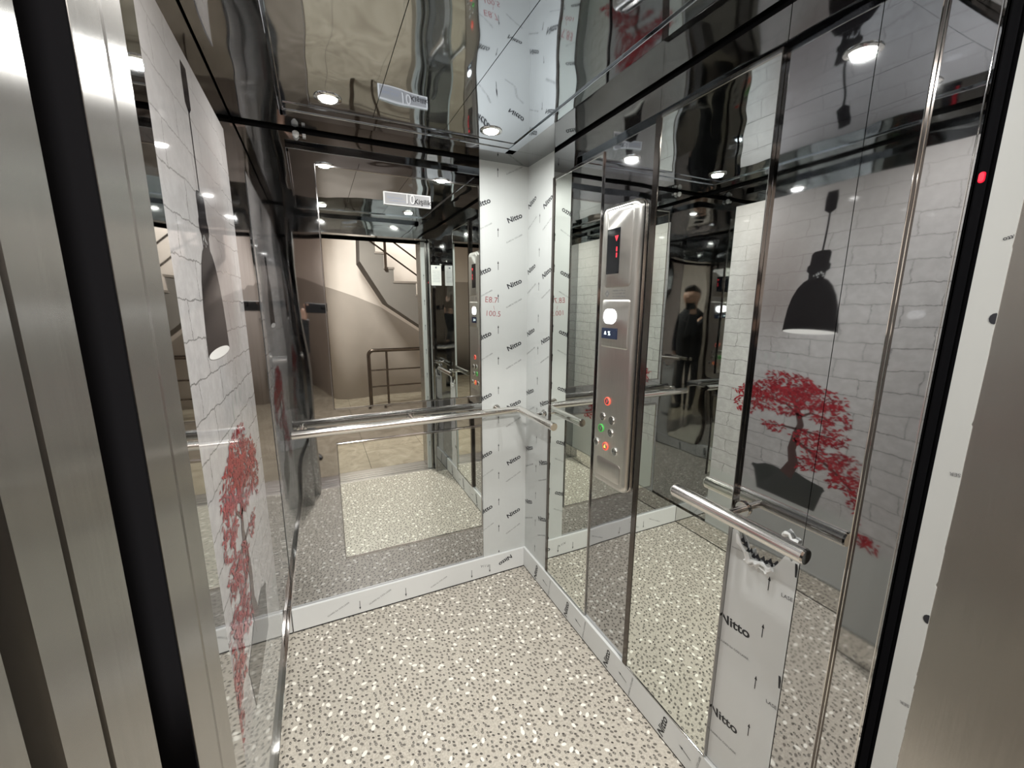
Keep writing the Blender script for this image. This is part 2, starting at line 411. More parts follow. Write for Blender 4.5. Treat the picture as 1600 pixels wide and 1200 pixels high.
# bonsai: trunk, branches, pot, leaves
def ribbon(mb, pts, ws, x):
    L, R2 = [], []
    for i, (a, b_) in enumerate(pts):
        p0 = Vector(pts[max(i-1, 0)]); p1 = Vector(pts[min(i+1, len(pts)-1)]); d = (p1-p0).normalized(); n = Vector((-d.y, d.x))*ws[i]/2
        L.append((x, a+n.x, b_+n.y)); R2.append((x, a-n.x, b_-n.y))
    vs = L+R2; k = len(pts); mb.add(vs, [(i, i+1, k+i+1, k+i) for i in range(k-1)])
mb = MB()
ribbon(mb, [(-.70, .615), (-.735, .70), (-.715, .78), (-.728, .86), (-.745, .93), (-.725, 1.0), (-.70, 1.06), (-.68, 1.11)], [.075, .06, .045, .042, .036, .03, .022, .012], XP+.0003)
for pts, w0 in (([(-.73, .98), (-.66, 1.03), (-.56, 1.04), (-.45, 1.02)], .016), ([(-.73, .97), (-.79, 1.01), (-.85, 1.0), (-.90, .97)], .016), ([(-.70, 1.05), (-.64, 1.10), (-.58, 1.12)], .012),
                ([(-.725, .90), (-.66, .90), (-.59, .89)], .014), ([(-.72, .84), (-.80, .80), (-.90, .74), (-.98, .68), (-1.06, .60), (-1.14, .53)], .02), ([(-.735, .90), (-.82, .90), (-.90, .90)], .012), ([(-.69, 1.06), (-.76, 1.11), (-.82, 1.12)], .012)):
    ribbon(mb, pts, [w0*(1-.75*i/(len(pts)-1)) for i in range(len(pts))], XP+.0003)
obj('printed_trunk', mb, PTRUNK, pg)
mb = MB()
mb.add([(XP+.0001, a, b_) for a, b_ in ((-.50, .600), (-.515, .585), (-.54, .47), (-.86, .47), (-.885, .585), (-.895, .605))], [tuple(range(6))])
mb.add([(XP+.0002, -.695+.20*math.cos(t*math.pi/10), .60+(.045+.012*math.sin(t*2.3))*math.sin(t*math.pi/10)) for t in range(11)], [tuple(range(11))])
obj('printed_pot', mb, PPOT, pg)
rd = random.Random(3); mb = MB()
CL = [(-.68, 1.15, .13, .055, 330), (-.56, 1.08, .13, .05, 300), (-.45, 1.05, .085, .04, 150), (-.44, .98, .06, .05, 90), (-.80, 1.10, .13, .06, 330), (-.88, 1.01, .08, .06, 180), (-.70, 1.07, .16, .05, 260), (-.60, .99, .16, .022, 150),
      (-.61, .89, .06, .025, 70), (-.80, .86, .09, .05, 190), (-.90, .90, .06, .045, 130), (-.86, .77, .08, .05, 150), (-.96, .78, .06, .06, 140), (-.97, .69, .07, .05, 170), (-1.06, .61, .07, .05, 170), (-1.14, .53, .06, .035, 110), (-.80, .72, .06, .035, 60)]
for cy_, cz_, ry_, rz_, n_ in CL:
    for k in range(int(n_*.72)):
        while True:
            a, b_ = rd.uniform(-1, 1), rd.uniform(-1, 1)
            if a*a+b_*b_ < 1: break
        y_, z_ = cy_+a*ry_*1.08, cz_+b_*rz_*1.08; t = rd.gauss(0, .55)+(math.pi if rd.random() < .5 else 0); L = rd.uniform(.014, .032); w_ = L*.17
        d = Vector((math.cos(t), math.sin(t)-.25)); nn = Vector((-d.y, d.x)); xx = XP+.0005+rd.random()*.0005
        q = Vector((y_, z_)); pts = [q, q+d*L*.45+nn*w_, q+d*L, q+d*L*.45-nn*w_]
        mb.add([(xx, e.x, e.y) for e in pts], [(0, 1, 2, 3)], 1 if rd.random() < .33 else 0)
obj('printed_foliage', mb, [PLEAF, PLEAF2], pg, kind='stuff')

# front wall: returns either side of the door and header over it
wf = box('wall_front', (0, -1.69, 2.09), (W, -1.60, TOP), HEAD, kind='structure')
XL, XR = .13, 1.15
box('return_panel', (0, -1.6885, 0), (XL, -1.645, 2.09), BRUSH, wf)
box('return_panel', (0, -1.643, 0), (XL, -1.602, 2.09), BRUSH, wf, bevel=.003)
box('return_face', (.091, -1.602, 0), (XL-.002, -1.598, 2.09), STEEL, wf)
box('return_panel', (XR, -1.694, 0), (W, -1.632, 2.09), STEEL, wf)
box('return_face', (XR+.002, -1.632, 0), (W, -1.628, 2.09), STEEL, wf)
box('return_edge', (XR-.0005, -1.632, 0), (XR+.006, -1.6235, 2.09), DARKCH, wf)
for yy in (-1.6225, -1.6285): obj('edge_bead', MB().tube([(XR-.0003, yy, 0), (XR-.0003, yy, 2.09)], .0012, 8), CHROME, wf, True)
obj('return_edge', MB().tube([(XR+.004, -1.6905, 0), (XR+.004, -1.6905, 2.09)], .0042, 12), CHROME, wf, True)

# ceiling: dark plate, polished border panels and the polished tray with its thin edges
ce = box('ceiling', (-.06, -1.69, 2.262), (W+.06, .06, 2.30), GAP, kind='structure')
cx = (.1715, .4765, .743, 1.0915); cy0, cy1 = -1.475, -.173
ZB = 2.2365
box('border_panel', (-.001, cy1+.001, ZB), (W+.001, .001, ZB+.012), CEILB, ce); box('border_panel', (-.001, -1.60, ZB), (W+.001, cy0-.001, ZB+.012), CEILB, ce)
box('border_panel', (-.001, cy0, ZB), (cx[0]-.001, cy1, ZB+.012), CEILB, ce); box('border_panel', (cx[3]+.001, cy0, ZB), (W+.001, cy1, ZB+.012), CEILB, ce)
for a, b_ in zip(cx, cx[1:]): box('ceiling_panel', (a+.001, cy0+.01, HC), (b_-.001, cy1-.01, HC+.012), CEIL, ce)
def frame_bar(x0, x1, y0, y1, dz=0): return obj('tray_edge', MB().box((x0, y0, HC-.006-dz), (x1, y1, HC+.02)), CEIL, ce, False, .0022)
ew = .05
frame_bar(cx[0]-.002, cx[3]+.002, cy1-ew, cy1); frame_bar(cx[0]-.002, cx[3]+.002, cy0, cy0+ew)
frame_bar(cx[3]-ew*.8, cx[3]+.002, cy0, cy1); frame_bar(cx[0]-.002, cx[0]+.010, cy0, cy1)
box('tray_strip', (cx[0]+.012, cy1-.105, HC-.0025), (cx[3]-ew*.8, cy1-ew-.001, HC+.002), CEIL, ce, .001)

# baseboards
def film_print(mb, O, R, U, items, fine=None, clip=None):
    for kind, a, b_, size, ang in items:
        if kind == 'arrow': put2d(mb, arrow2d(), O, R, U, a, b_, size, ang, clip)
        elif kind == 'fine': put2d(fine if fine is not None else mb, text2d('GUARD for CO2 LASER', .004), O, R, U, a, b_, size*.1, ang, clip)
        else: put2d(mb, text2d(kind, .026 if kind == 'Nitto' else -.01 if kind[0] == 'P' else .02), O, R, U, a, b_, size, ang, clip, 0, 1.12 if kind == 'Nitto' else 1)
bb = box('baseboard_back', (.018, -.014, .006), (W-.014, 0, BT), FILMG, kind='structure', bevel=.002)
br = box('baseboard_right', (W-.014, -1.62, .006), (W, 0, BT), FILMG, kind='structure', bevel=.002)
bl = box('baseboard_left', (0, -1.404, .006), (.016, 0, BT), CHROME, kind='structure', bevel=.002)
for nm, a, b_, par in (('shadow_strip', (.018, -.0125, 0), (W, -.001, .006), bb), ('shadow_strip', (W-.0125, -1.62, 0), (W, 0, .006), br), ('shadow_strip', (0, -1.26, 0), (.0145, 0, .006), bl)): box(nm, a, b_, GAP, par)
ink, fine = MB(), MB(); D = math.radians
film_print(ink, (0, -.0146, 0), (1, 0, 0), (0, 0, 1), [('arrow', .32, .05, .05, D(180)), ('arrow', .55, .05, .05, D(180)), ('arrow', .92, .045, .05, D(180)), ('arrow', 1.03, .05, .05, D(180)), ('Nitto', 1.13, .075, .036, D(205)), ('P.11A', 1.0, .075, .022, D(170)), ('fine', .22, .06, .11, D(24)), ('fine', .42, .065, .12, D(24)), ('fine', .73, .055, .1, D(24))], fine, (.03, W-.02, .012, BT-.006))
obj('film_print', ink, FILMINK, bb); obj('film_fine_print', fine, FINEINK, bb)
ink, fine = MB(), MB()
film_print(ink, (W-.0146, 0, 0), (0, -1, 0), (0, 0, 1), [('Nitto', .17+.32*k, (.062), .038, D(80)) for k in range(5)]+[('arrow', .27+.32*k, .062, .05, D(80)) for k in range(4)]+[('fine', .32+.32*k, .062, .1, D(80)) for k in range(4)], fine, (.02, 1.6, .010, BT-.006))
obj('film_print', ink, FILMINK, br); obj('film_fine_print', fine, FINEINK, br)

# filmed corner sheets: film layer, ink, marker note
fb = box('protective_film', (FX, -.0012, BT), (W-.0012, 0, TOP-.0005), FILM, wb)
ink, fine, redm = MB(), MB(), MB()
it = []
for k in range(6):
    z = 1.985-.3255*k
    it += [('Nitto', 1.187, z, .036, D(24)), ('Nitto', 1.012, z+.055, .036, D(24)), ('fine', 1.185, z-.10, .10, D(27)), ('fine', 1.02, z-.055, .09, D(27)), ('arrow', 1.094, z-.075, .044, 0), ('arrow', 1.094, z-.236, .044, 0)]
it += [('arrow', 1.094, 2.19, .044, 0), ('fine', 1.185, 2.21, .10, D(27))]
film_print(ink, (0, -.0016, 0), (1, 0, 0), (0, 0, 1), it, fine, (FX, W-.003, BT+.003, TOP-.004))
for t_, a, b_, s_ in (('E8.7', 1.055, 1.575, .042), ('\\', 1.07, 1.535, .03), ('100.5', 1.065, 1.505, .040)): put2d(redm, text2d(t_, -.008), (0, -.0016, 0), (1, 0, 0), (0, 0, 1), a, b_, s_, D(-4))
obj('film_print', ink, FILMINK, fb); obj('film_fine_print', fine, FINEINK, fb); obj('marker_note', redm, REDINK, fb)
fr = box('protective_film', (W-.0012, -.255, BT), (W, -.0012, TOP-.0005), FILM, wr)
ink, fine = MB(), MB(); it = []
for k in range(7):
    z = 2.06-.3255*k
    it += [('Nitto', .046, z, .036, D(24)), ('Nitto', .205, z-.03, .036, D(24)), ('fine', .05, z-.10, .10, D(27)), ('fine', .2, z-.13, .09, D(27)), ('arrow', .128, z-.09, .044, 0), ('arrow', .128, z-.25, .044, 0)]
film_print(ink, (W-.0016, 0, 0), (0, -1, 0), (0, 0, 1), it, fine, (.003, .254, BT+.003, TOP-.004))
obj('film_print', ink, FILMINK, fr); obj('film_fine_print', fine, FINEINK, fr)

# torn film on the lower front steel sheet of the right wall
edge = [(-1.3005, .925), (-1.312, .93), (-1.322, .925), (-1.330, .90), (-1.340, .892), (-1.350, .880), (-1.358, .884), (-1.366, .872), (-1.376, .876), (-1.384, .870), (-1.392, .879), (-1.401, .874), (-1.410, .883), (-1.418, .877), (-1.427, .886), (-1.436, .903), (-1.446, .926), (-1.455, .932), (-1.463, .921), (-1.472, .935), (-1.4822, .95)]
poly = [(-1.4822, BT+.001), (-1.3005, BT+.001)]+edge
ft = obj('torn_film', MB().prism(poly, 0, W-.0012, W-.0002), FILMG, wr)
mb = MB()
rd = random.Random(5); pts = []
for i, (a, b_) in enumerate(edge[2:15]): pts.append((W-.006-rd.uniform(0, .010), a, b_+rd.uniform(-.008, .004)))
mb.tube(pts, [rd.uniform(.003, .0075) for _ in pts], 7)
pts = [(W-.005-rd.uniform(0, .012), a+rd.uniform(-.003, .003), b_-.013+rd.uniform(-.006, .004)) for a, b_ in edge[6:14]]
mb.tube(pts, [rd.uniform(.003, .006) for _ in pts], 7)
obj('curled_edge', mb, M('curled_film', (.80, .81, .80), .2), ft, True)
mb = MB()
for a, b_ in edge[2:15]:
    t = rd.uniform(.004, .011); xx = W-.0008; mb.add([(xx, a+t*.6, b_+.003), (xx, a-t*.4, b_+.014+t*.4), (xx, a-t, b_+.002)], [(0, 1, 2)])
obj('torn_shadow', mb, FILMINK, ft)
mb = MB(); pts = [(W-.004-rd.uniform(0, .01), -1.440-.007*k, .985+rd.uniform(-.006, .008)) for k in range(6)]; mb.tube(pts, [rd.uniform(.003, .007) for _ in pts], 7)
obj('curled_scrap', mb, M('scrap_film', (.80, .81, .80), .2), wr, True)
ink, fine = MB(), MB()
it = [('Nitto', 1.338, .640, .039, D(6)), ('Nitto', 1.338, .312, .039, D(6)), ('arrow', 1.418, .830, .042, 0), ('arrow', 1.4185, .686, .042, 0), ('arrow', 1.418, .52, .042, 0), ('arrow', 1.417, .358, .042, 0), ('arrow', 1.417, .20, .042, 0), ('N', 1.492, .905, .05, D(6)), ('N', 1.492, .577, .05, D(6)), ('N', 1.492, .25, .05, D(6)),
      ('fine', 1.345, .565, .09, D(6)), ('fine', 1.345, .235, .09, D(6)), ('fine', 1.33, .875, .05, D(6))]
film_print(ink, (W-.0017, 0, 0), (0, -1, 0), (0, 0, 1), it, fine, (1.302, 1.481, BT+.003, .95))
for z in (.822, .495): put2d(fine, text2d('LASER', .01), (W-.0017, 0, 0), (0, -1, 0), (0, 0, 1), 1.470, z, .014, D(6), (1.302, 1.481, 0, 1))
obj('film_print', ink, FILMINK, ft); obj('film_fine_print', fine, FINEINK, ft)

# ------------------------------------------------------------------ mirrors
def mirror(name, label, ax, a0, a1, z0, z1, th, edge_mats, fw):
    """ax 'y': on the back wall facing -y ; ax 'x': on the right wall facing -x. fw = frame widths left,right,top,bottom"""
    if ax == 'y': P = lambda a, d, z: (a, -d, z)
    else: P = lambda a, d, z: (W-d, -a, z)
    t = thing(name, label, 'mirror', P((a0+a1)/2, 0, z0))
    obj('mirror_glass', MB().box(P(a0+fw[0], 0, z0+fw[3]), P(a1-fw[1], th, z1-fw[2])), MIRROR, t)
    for nm, q0, q1 in (('frame_strip', (a0, z0), (a0+fw[0], z1)), ('frame_strip', (a1-fw[1], z0), (a1, z1)), ('frame_strip', (a0+fw[0], z1-fw[2]), (a1-fw[1], z1)), ('frame_strip', (a0+fw[0], z0), (a1-fw[1], z0+fw[3]))):
        obj(nm, MB().box(P(q0[0], 0, q0[1]), P(q1[0], th+.003, q1[1])), DARKCH if (ax == 'x' and fw[0] > .01 and q1[0]-q0[0] == fw[0]) or (ax == 'x' and abs(q1[0]-q0[0]-fw[0]) < 1e-6) else FRAMECH, t, False, .0012)
    return t
mirror('wall_mirror', 'large upper mirror above the handrail on the back wall', 'y', .271, .994, 1.075, 2.118, .005, CHROME, (.006, .005, .008, .006))
mirror('wall_mirror', 'low wide mirror below the handrail on the back wall', 'y', .271, .992, .315, .914, .005, CHROME, (.005, .005, .010, .012))
mirror('wall_mirror', 'narrow tall mirror between the filmed corner and the button panel', 'x', .256, .628, BT+.003, 2.120, .004, CHROME, (.020, .004, .012, .004))
mirror('wall_mirror', 'tall mirror right of the button panel, behind the handrail start', 'x', .903, 1.300, BT+.003, 2.135, .012, CHROME, (.024, .003, .012, .004))

# ------------------------------------------------------------------ handrails
RZ, RO, RR = 1.0, .082, .0195
def bracket(par, p, wallp):
    p, wallp = Vector(p), Vector(wallp); d = (wallp-p).normalized()
    k = obj('bracket', MB().tube([p, wallp-d*.0005], .010, 14), CHROME, par, True)
    obj('rosette', MB().tube([wallp-d*.008, wallp-d*.0005], [.020, .022], 20), CHROME, k, True)
t = thing('handrail', 'chrome handrail along the back wall bending into the filmed corner', 'handrail', (W/2, -RO, RZ-RR))
obj('rail_tube', MB().tube([(.098, -RO, RZ), (W-RO, -RO, RZ), (W-RO, -.438, RZ)], RR, 24), RAIL, t, True)
obj('end_cap', MB().tube([(.094, -RO, RZ), (.0985, -RO, RZ)], [.0175, .0197], 24), CHROME, t, True)
obj('end_cap', MB().tube([(W-RO, -.4375, RZ), (W-RO, -.442, RZ)], [.0197, .0175], 24), CHROME, t, True)
for x in (.135, .62, 1.08): bracket(t, (x, -RO+.01, RZ), (x, 0, RZ))
bracket(t, (W-RO+.01, -.21, RZ), (W, -.21, RZ))
t = thing('handrail', 'short chrome handrail right of the button panel, over torn film', 'handrail', (W-RO, -1.34, RZ-RR))
obj('rail_tube', MB().tube([(W-RO, -1.159, RZ), (W-RO, -1.532, RZ)], RR, 24), RAIL, t, True)
obj('end_cap', MB().tube([(W-RO, -1.1595, RZ), (W-RO, -1.155, RZ)], [.0197, .0175], 24), CHROME, t, True)
obj('end_cap', MB().tube([(W-RO, -1.5315, RZ), (W-RO, -1.536, RZ)], [.0197, .0175], 24), CHROME, t, True)
for y in (-1.325,): bracket(t, (W-RO+.01, y, RZ), (W, y, RZ))

# ------------------------------------------------------------------ car operating panel
PY, PZ, PW, PH = -.772, 1.374, .207, 1.066
t = thing('control_panel', 'tall satin steel lift button panel between two right wall mirrors', 'control panel', (W-.016, PY, PZ-PH/2))
def slab(name, mat, levels, par=t, cy=PY, cz=PZ, w=PW, h=PH, rad=.032, sm=True):
    return obj(name, MB().loft([rrect(cy, cz, w-2*i, h-2*i, max(.004, rad-i*.6), W-d) for i, d in levels]), mat, par, sm)
slab('back_plate', COPE, [(.000, .0), (0, .004), (.002, .006)])
slab('shadow_gap', GAP, [(.004, .0055), (.004, .0125)])
body = slab('front_shell', COPM, [(.003, .012), (0, .014), (0, .019), (.003, .025), (.008, .0285), (.015, .0305)])
XF = .0305
slab('raised_field', COPM, [(0, XF-.002), (0, XF+.001), (.004, XF+.004)], cz=1.753, w=0.1479, h=0.2760, rad=.02)
slab('raised_field', COPM, [(0, XF-.002), (0, XF+.001), (.004, XF+.0045)], cz=1.4822, w=0.1562, h=0.1771, rad=.010)
slab('lower_recess_frame', COPM, [(0, XF-.002), (0, XF+.001), (.004, XF+.003)], cz=0.9093, w=0.1458, h=0.0781, rad=.014)
O2, R2_, U2 = (W-XF-.0005, 0, 0), (0, -1, 0), (0, 0, 1)
mb = MB(); put2d(mb, ([(0, .5), (-.5, 0), (0, -.5), (.5, 0), (0, .25), (-.25, 0), (0, -.25), (.25, 0)], [[0, 1, 5, 4], [1, 2, 6, 5], [2, 3, 7, 6], [3, 0, 4, 7]]), O2, R2_, U2, 0.7186, 1.5937, .026)
for k in range(3): put2d(mb, bars2d(20, 40+k), O2, R2_, U2, 0.7863, 1.6041-.0104*k, .07)
obj('maker_engraving', mb, M('engraving', (.25, .25, .25), .5, .6), t)
XD = XF+.004
dp = obj('floor_display', MB().box((W-XD-.002, -0.7831, 1.6645), (W-XD+.001, -0.7133, 1.8228)), DISP, t)
mb = MB(); OD = (W-XD-.0026, 0, 0)
put2d(mb, ([(-.5, .5), (.5, .5), (0, -.5)], [[0, 1, 2]]), OD, R2_, U2, 0.7665, 1.7864, .020)
for z in (1.7499, 1.7291): put2d(mb, ([(-.2, -.5), (.2, -.5), (.2, .5), (-.2, .5)], [[0, 1, 2, 3]]), OD, R2_, U2, 0.7696, z, .016)
obj('display_symbol', mb, RED, dp)
obj('signal_lamp', MB().loft([rrect(-0.7477, 1.5103, .070-2*i, .054-2*i, .024, W-XD-.0005-d) for i, d in ((0, 0), (0, .003), (.006, .006))]), WLAMP, t, True)
sd = obj('small_display', MB().box((W-XD-.003, -0.7936, 1.427), (W-XD+.001, -0.704, 1.4666)), DISP2, t)
mb = MB(); OS = (W-XD-.0035, 0, 0)
put2d(mb, ([(-.5, -.35), (.5, -.35), (.3, -.1), (.22, .3), (0, .5), (-.22, .3), (-.3, -.1)], [[0, 1, 2, 3, 4, 5, 6]]), OS, R2_, U2, 0.7269, 1.4478, .016)
put2d(mb, text2d('%', .02), OS, R2_, U2, 0.7498, 1.4468, .022)
obj('display_icon', mb, ICON, sd)
def button(y, z, ringm, glyph, glyphm):
    rb = .0165; N_ = 24
    ring = lambda rad, d: [(W-XF-d, y+rad*math.cos(2*math.pi*k/N_), z+rad*math.sin(2*math.pi*k/N_)) for k in range(N_)]
    b_ = obj('push_button', MB().loft([ring(rb*.77, .0), ring(rb*.77, .0035), ring(rb*.70, .005)]), CAP, t, True)
    obj('ring', MB().loft([ring(rb, 0), ring(rb, .003), ring(rb*.95, .0045), ring(rb*.82, .0045), ring(rb*.80, .001)], cap1=False), ringm, b_, True)
    mb = MB(); put2d(mb, glyph, (W-XF-.0054, 0, 0), R2_, U2, -y, z, .017)
    obj('symbol', mb, glyphm, b_)
RINGCH = M('button_ring_chrome', (.92, .92, .92), .12, 1)
CAP = M('button_cap', (.46, .45, .43), .2, 1)
GLY = M('button_glyph', (.05, .05, .05), .4)
OPENI = ([(-.1, .45), (-.6, 0), (-.1, -.45), (.1, .45), (.6, 0), (.1, -.45)], [[0, 1, 2], [3, 5, 4]])
CLOSEI = ([(-.6, .45), (-.1, 0), (-.6, -.45), (.6, .45), (.1, 0), (.6, -.45)], [[0, 2, 1], [3, 4, 5]])
BELLI = ([(-.5, -.35), (.5, -.35), (.3, -.1), (.22, .3), (0, .5), (-.22, .3), (-.3, -.1)], [[0, 1, 2, 3, 4, 5, 6]])
YEL = M('bell_led', (.9, .5, .1), .5, emit=(1, .5, .1), es=1.5)
for y, z, rm, g, gm in ((-0.7529, 1.1843, REDR, text2d('3'), RED), (-0.7279, 1.1177, RINGCH, text2d('1'), GLY), (-0.7842, 1.1145, RINGCH, text2d('2'), GLY), (-0.7206, 1.0677, GREENR, text2d('0'), GREENR), (-0.7811, 1.0635, RINGCH, text2d('-1'), GLY),
                        (-0.6956, 1.0041, RINGCH, OPENI, GLY), (-0.7529, 1.001, REDR, BELLI, YEL), (-0.8102, 0.9979, RINGCH, CLOSEI, GLY)): button(y, z, rm, g, gm)

# ------------------------------------------------------------------ downlights, signs, small fittings
def ringz(cx_, cy_, rad, z, n=32): return [(cx_+rad*math.cos(2*math.pi*k/n), cy_+rad*math.sin(2*math.pi*k/n), z) for k in range(n)]
sx, sy = SPOTS[0]
SL = ['round recessed downlight at the back of the ceiling, left one', 'round recessed downlight at the back of the ceiling, near the filmed corner',
      'round recessed downlight near the door, left side, seen in the mirrors', 'round recessed downlight near the door, right side, reflected in right wall steel']
t = thing('downlight', SL[0], 'downlight', (sx, sy, HC-.012), 'recessed ceiling downlights')
obj('rim', MB().loft([ringz(sx, sy, .044, HC-.0005), ringz(sx, sy, .043, HC-.003), ringz(sx, sy, .034, HC-.0055), ringz(sx, sy, .029, HC-.003)], cap0=False, cap1=False), CHROME, t, True)
obj('lens', MB().loft([ringz(sx, sy, .029, HC-.0005), ringz(sx, sy, .029, HC-.004), ringz(sx, sy, .024, HC-.008)]), LENS, t, True)
for k in (1, 2, 3):
    c = copy_tree(t, (SPOTS[k][0]-sx, SPOTS[k][1]-sy, 0)); c['label'] = SL[k]
t = thing('capacity_sign', 'small silver capacity sign at the top of the back mirror', 'sign', (.646, -.0085, 1.986))
obj('plate', MB().box((.541, -.0115, 1.987), (.752, -.0082, 2.042)), SIGNW, t, False, .0008)
obj('face', MB().box((.547, -.0120, 1.992), (.746, -.0114, 2.037)), SIGNF, t)
OG = (0, -.0124, 0); RX = (1, 0, 0); mb = MB(); put2d(mb, text2d('Ki\u015filik', .022), OG, RX, U2, .7135, 2.010, .030); obj('lettering', mb, SIGNK, t)
mb = MB(); put2d(mb, text2d('10', .012), (0, -.0126, 0), RX, U2, .656, 2.016, .056, sx=.85); obj('number', mb, SIGNW, t)
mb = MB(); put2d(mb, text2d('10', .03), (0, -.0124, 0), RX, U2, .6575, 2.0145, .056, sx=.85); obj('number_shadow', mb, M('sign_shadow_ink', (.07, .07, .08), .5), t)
mb = MB(); put2d(mb, text2d('Blinak bozuk', .01), OG, RX, U2, .592, 2.018, .0135); obj('small_lettering', mb, GREYINK, t)
mb = MB(); put2d(mb, bars2d(18, 3), OG, RX, U2, .60, 2.005, .07); put2d(mb, bars2d(18, 9), OG, RX, U2, .727, 1.996, .03); obj('fine_print', mb, GREYINK, t, kind='stuff')
# notice on the face of the right return beside the door
t = thing('notice', 'white paper notice on the steel beside the door, reflected in the back mirror', 'notice', (1.205, -1.627, 1.715))
obj('sheet', MB().box((1.158, -1.6277, 1.715), (1.248, -1.6268, 1.885)), PAPER, t)
mb = MB(); ON = (0, -1.6264, 0)
put2d(mb, ([(.5*math.cos(k*math.pi/5), .5*math.sin(k*math.pi/5)) for k in range(10)], [list(range(10))]), ON, (-1, 0, 0), U2, -1.203, 1.866, .016)
for k in range(8): put2d(mb, bars2d(14, 60+k), ON, (-1, 0, 0), U2, -1.203, 1.838-.013*k, .065)
obj('printing', mb, GREYINK, t)
# little white clip in the black joint over the back wall steel
t = thing('sensor_clip', 'tiny white clip in the black joint at the top left of the back wall', 'clip', (.222, -.012, 2.205))
obj('clip_body', MB().loft([ringz(.214, -.012, .004, 2.203, 12), ringz(.214, -.012, .012, 2.212, 12), ringz(.214, -.012, .012, 2.224, 12), ringz(.214, -.012, .006, 2.229, 12)]), PLASTIC, t, True)
obj('clip_arm', MB().box((.224, -.010, 2.213), (.240, -.002, 2.217)), CHROME, t)
obj('clip_pad', MB().box((.238, -.014, 2.211), (.250, -.002, 2.222)), PLASTIC, t, False, .001)
# light curtain on the right edge of the car doorway
t = thing('door_light_curtain', 'black door edge strip with a red LED, right side of the doorway', 'sensor strip', (XR+.02, -1.712, 0))
obj('housing', MB().box((XR+.003, -1.728, .01), (XR+.05, -1.6965, 2.09)), BLACK, t, False, .003)
obj('ridge', MB().box((XR-.0005, -1.711, .01), (XR+.004, -1.7085, 2.09)), BLACK, t)
obj('ridge', MB().box((XR-.0005, -1.722, .01), (XR+.004, -1.7195, 2.09)), BLACK, t)
obj('indicator_led', MB().loft([rrect(-1.7035, 1.742, .008, .016, .004, XR+.0032), rrect(-1.7035, 1.742, .006, .012, .003, XR+.0012)]), RED, t, True)
t = thing('door_edge_strip', 'black rubber door edge in the gap left of the doorway', 'door edge', (XL-.03, -1.714, 0))
obj('housing', MB().box((.05, -1.737, .01), (XL-.022, -1.692, 2.09)), BLACK, t, False, .003)
obj('ridge', MB().box((XL-.024, -1.722, .01), (XL-.018, -1.707, 2.09)), BLACK, t, False, .002)
obj('gap_dark_cover', MB().box((XL-.078, -1.6918, .01), (XL-.0004, -1.6888, 2.09)), BLACK, t)  # added black cover over the steel return, stands in for the gap's darkness

# ------------------------------------------------------------------ landing door frame, sill
JT = 2.09
d1 = box('door_1', (-.20, -1.93, JT), (1.45, -1.742, 2.30), BRUSH, kind='structure')
LJ = XL
for a, b_, xo in ((-1.7415, -1.7825, 0), (-1.787, -1.8125, 0), (-1.829, -1.93, .0)): box('jamb_panel', (-.2, b_, 0), (LJ-xo, a, JT), BRUSH, d1)
box('jamb_groove', (-.2, -1.7865, 0), (LJ-.006, -1.783, JT), GAP, d1); box('jamb_groove', (-.2, -1.8285, 0), (LJ-.010, -1.813, JT), GAP, d1)
XJ = 1.10
jr = box('jamb_panel', (XJ, -1.93, 0), (1.45, -1.735, JT), BRUSH, d1)
rd = random.Random(11); pts = []; z = 0.004
while z < JT-.01:
    e = -1.7655-rd.uniform(-.0004, .0004); pts.append((e, z))
    if rd.random() < .22: pts += [(e, z+.006), (e+rd.uniform(.0006, .0018), z+.009), (e+.0004, z+.016)]
    z += rd.uniform(.022, .06)
poly = [(-1.7335, .004)]+pts+[(-1.7335, JT-.004)]
jf = obj('protective_film', MB().prism(poly, 0, XJ-.0012, XJ-.0001), film_mat('jamb_film', (.44, .455, .445)), d1)
box('protective_film', (XJ-.001, -1.7345, .004), (XJ+.032, -1.7333, JT-.004), FILM, d1)
ink, fine = MB(), MB()
for zz, tt, aa in ((1.645, 'Nitto', 200), (1.30, 'LASER', 186), (.88, 'LASER', 186)):
    put2d(fine if tt == 'LASER' else ink, text2d(tt, .01), (XJ-.0016, 0, 0), (0, -1, 0), (0, 0, 1), 1.7635, zz, (.008 if tt == 'LASER' else .008), D(aa), (1.735, 1.7648, 0, 3))
for zz in (1.535, 1.05, .60): put2d(ink, ([(.5*math.cos(k*math.pi/6)*.8, .5*math.sin(k*math.pi/6)) for k in range(12)], [list(range(12))]), (XJ-.0016, 0, 0), (0, -1, 0), (0, 0, 1), 1.7645, zz, .016, 0, (1.735, 1.7655, 0, 3))
obj('film_print', ink, FILMINK, d1); obj('film_fine_print', fine, FINEINK, d1)
mb = MB(); film_print(mb, (0, -1.7329, 0), (-1, 0, 0), (0, 0, 1), [('arrow', -1.118, .25+.22*k, .05, 0) for k in range(8)]); obj('film_print', mb, FILMINK, d1)
t1 = box('trim_1', (XL-.05, -1.95, -.03), (XR, -1.70, -.006), GAP, kind='structure')
for a, b_ in ((-1.7002, -1.722), (-1.728, -1.748), (-1.760, -1.80), (-1.808, -1.85), (-1.858, -1.95)): box('sill_rail', (XL-.05, b_, -.03), (XR, a, 0), ALU, t1, .001)

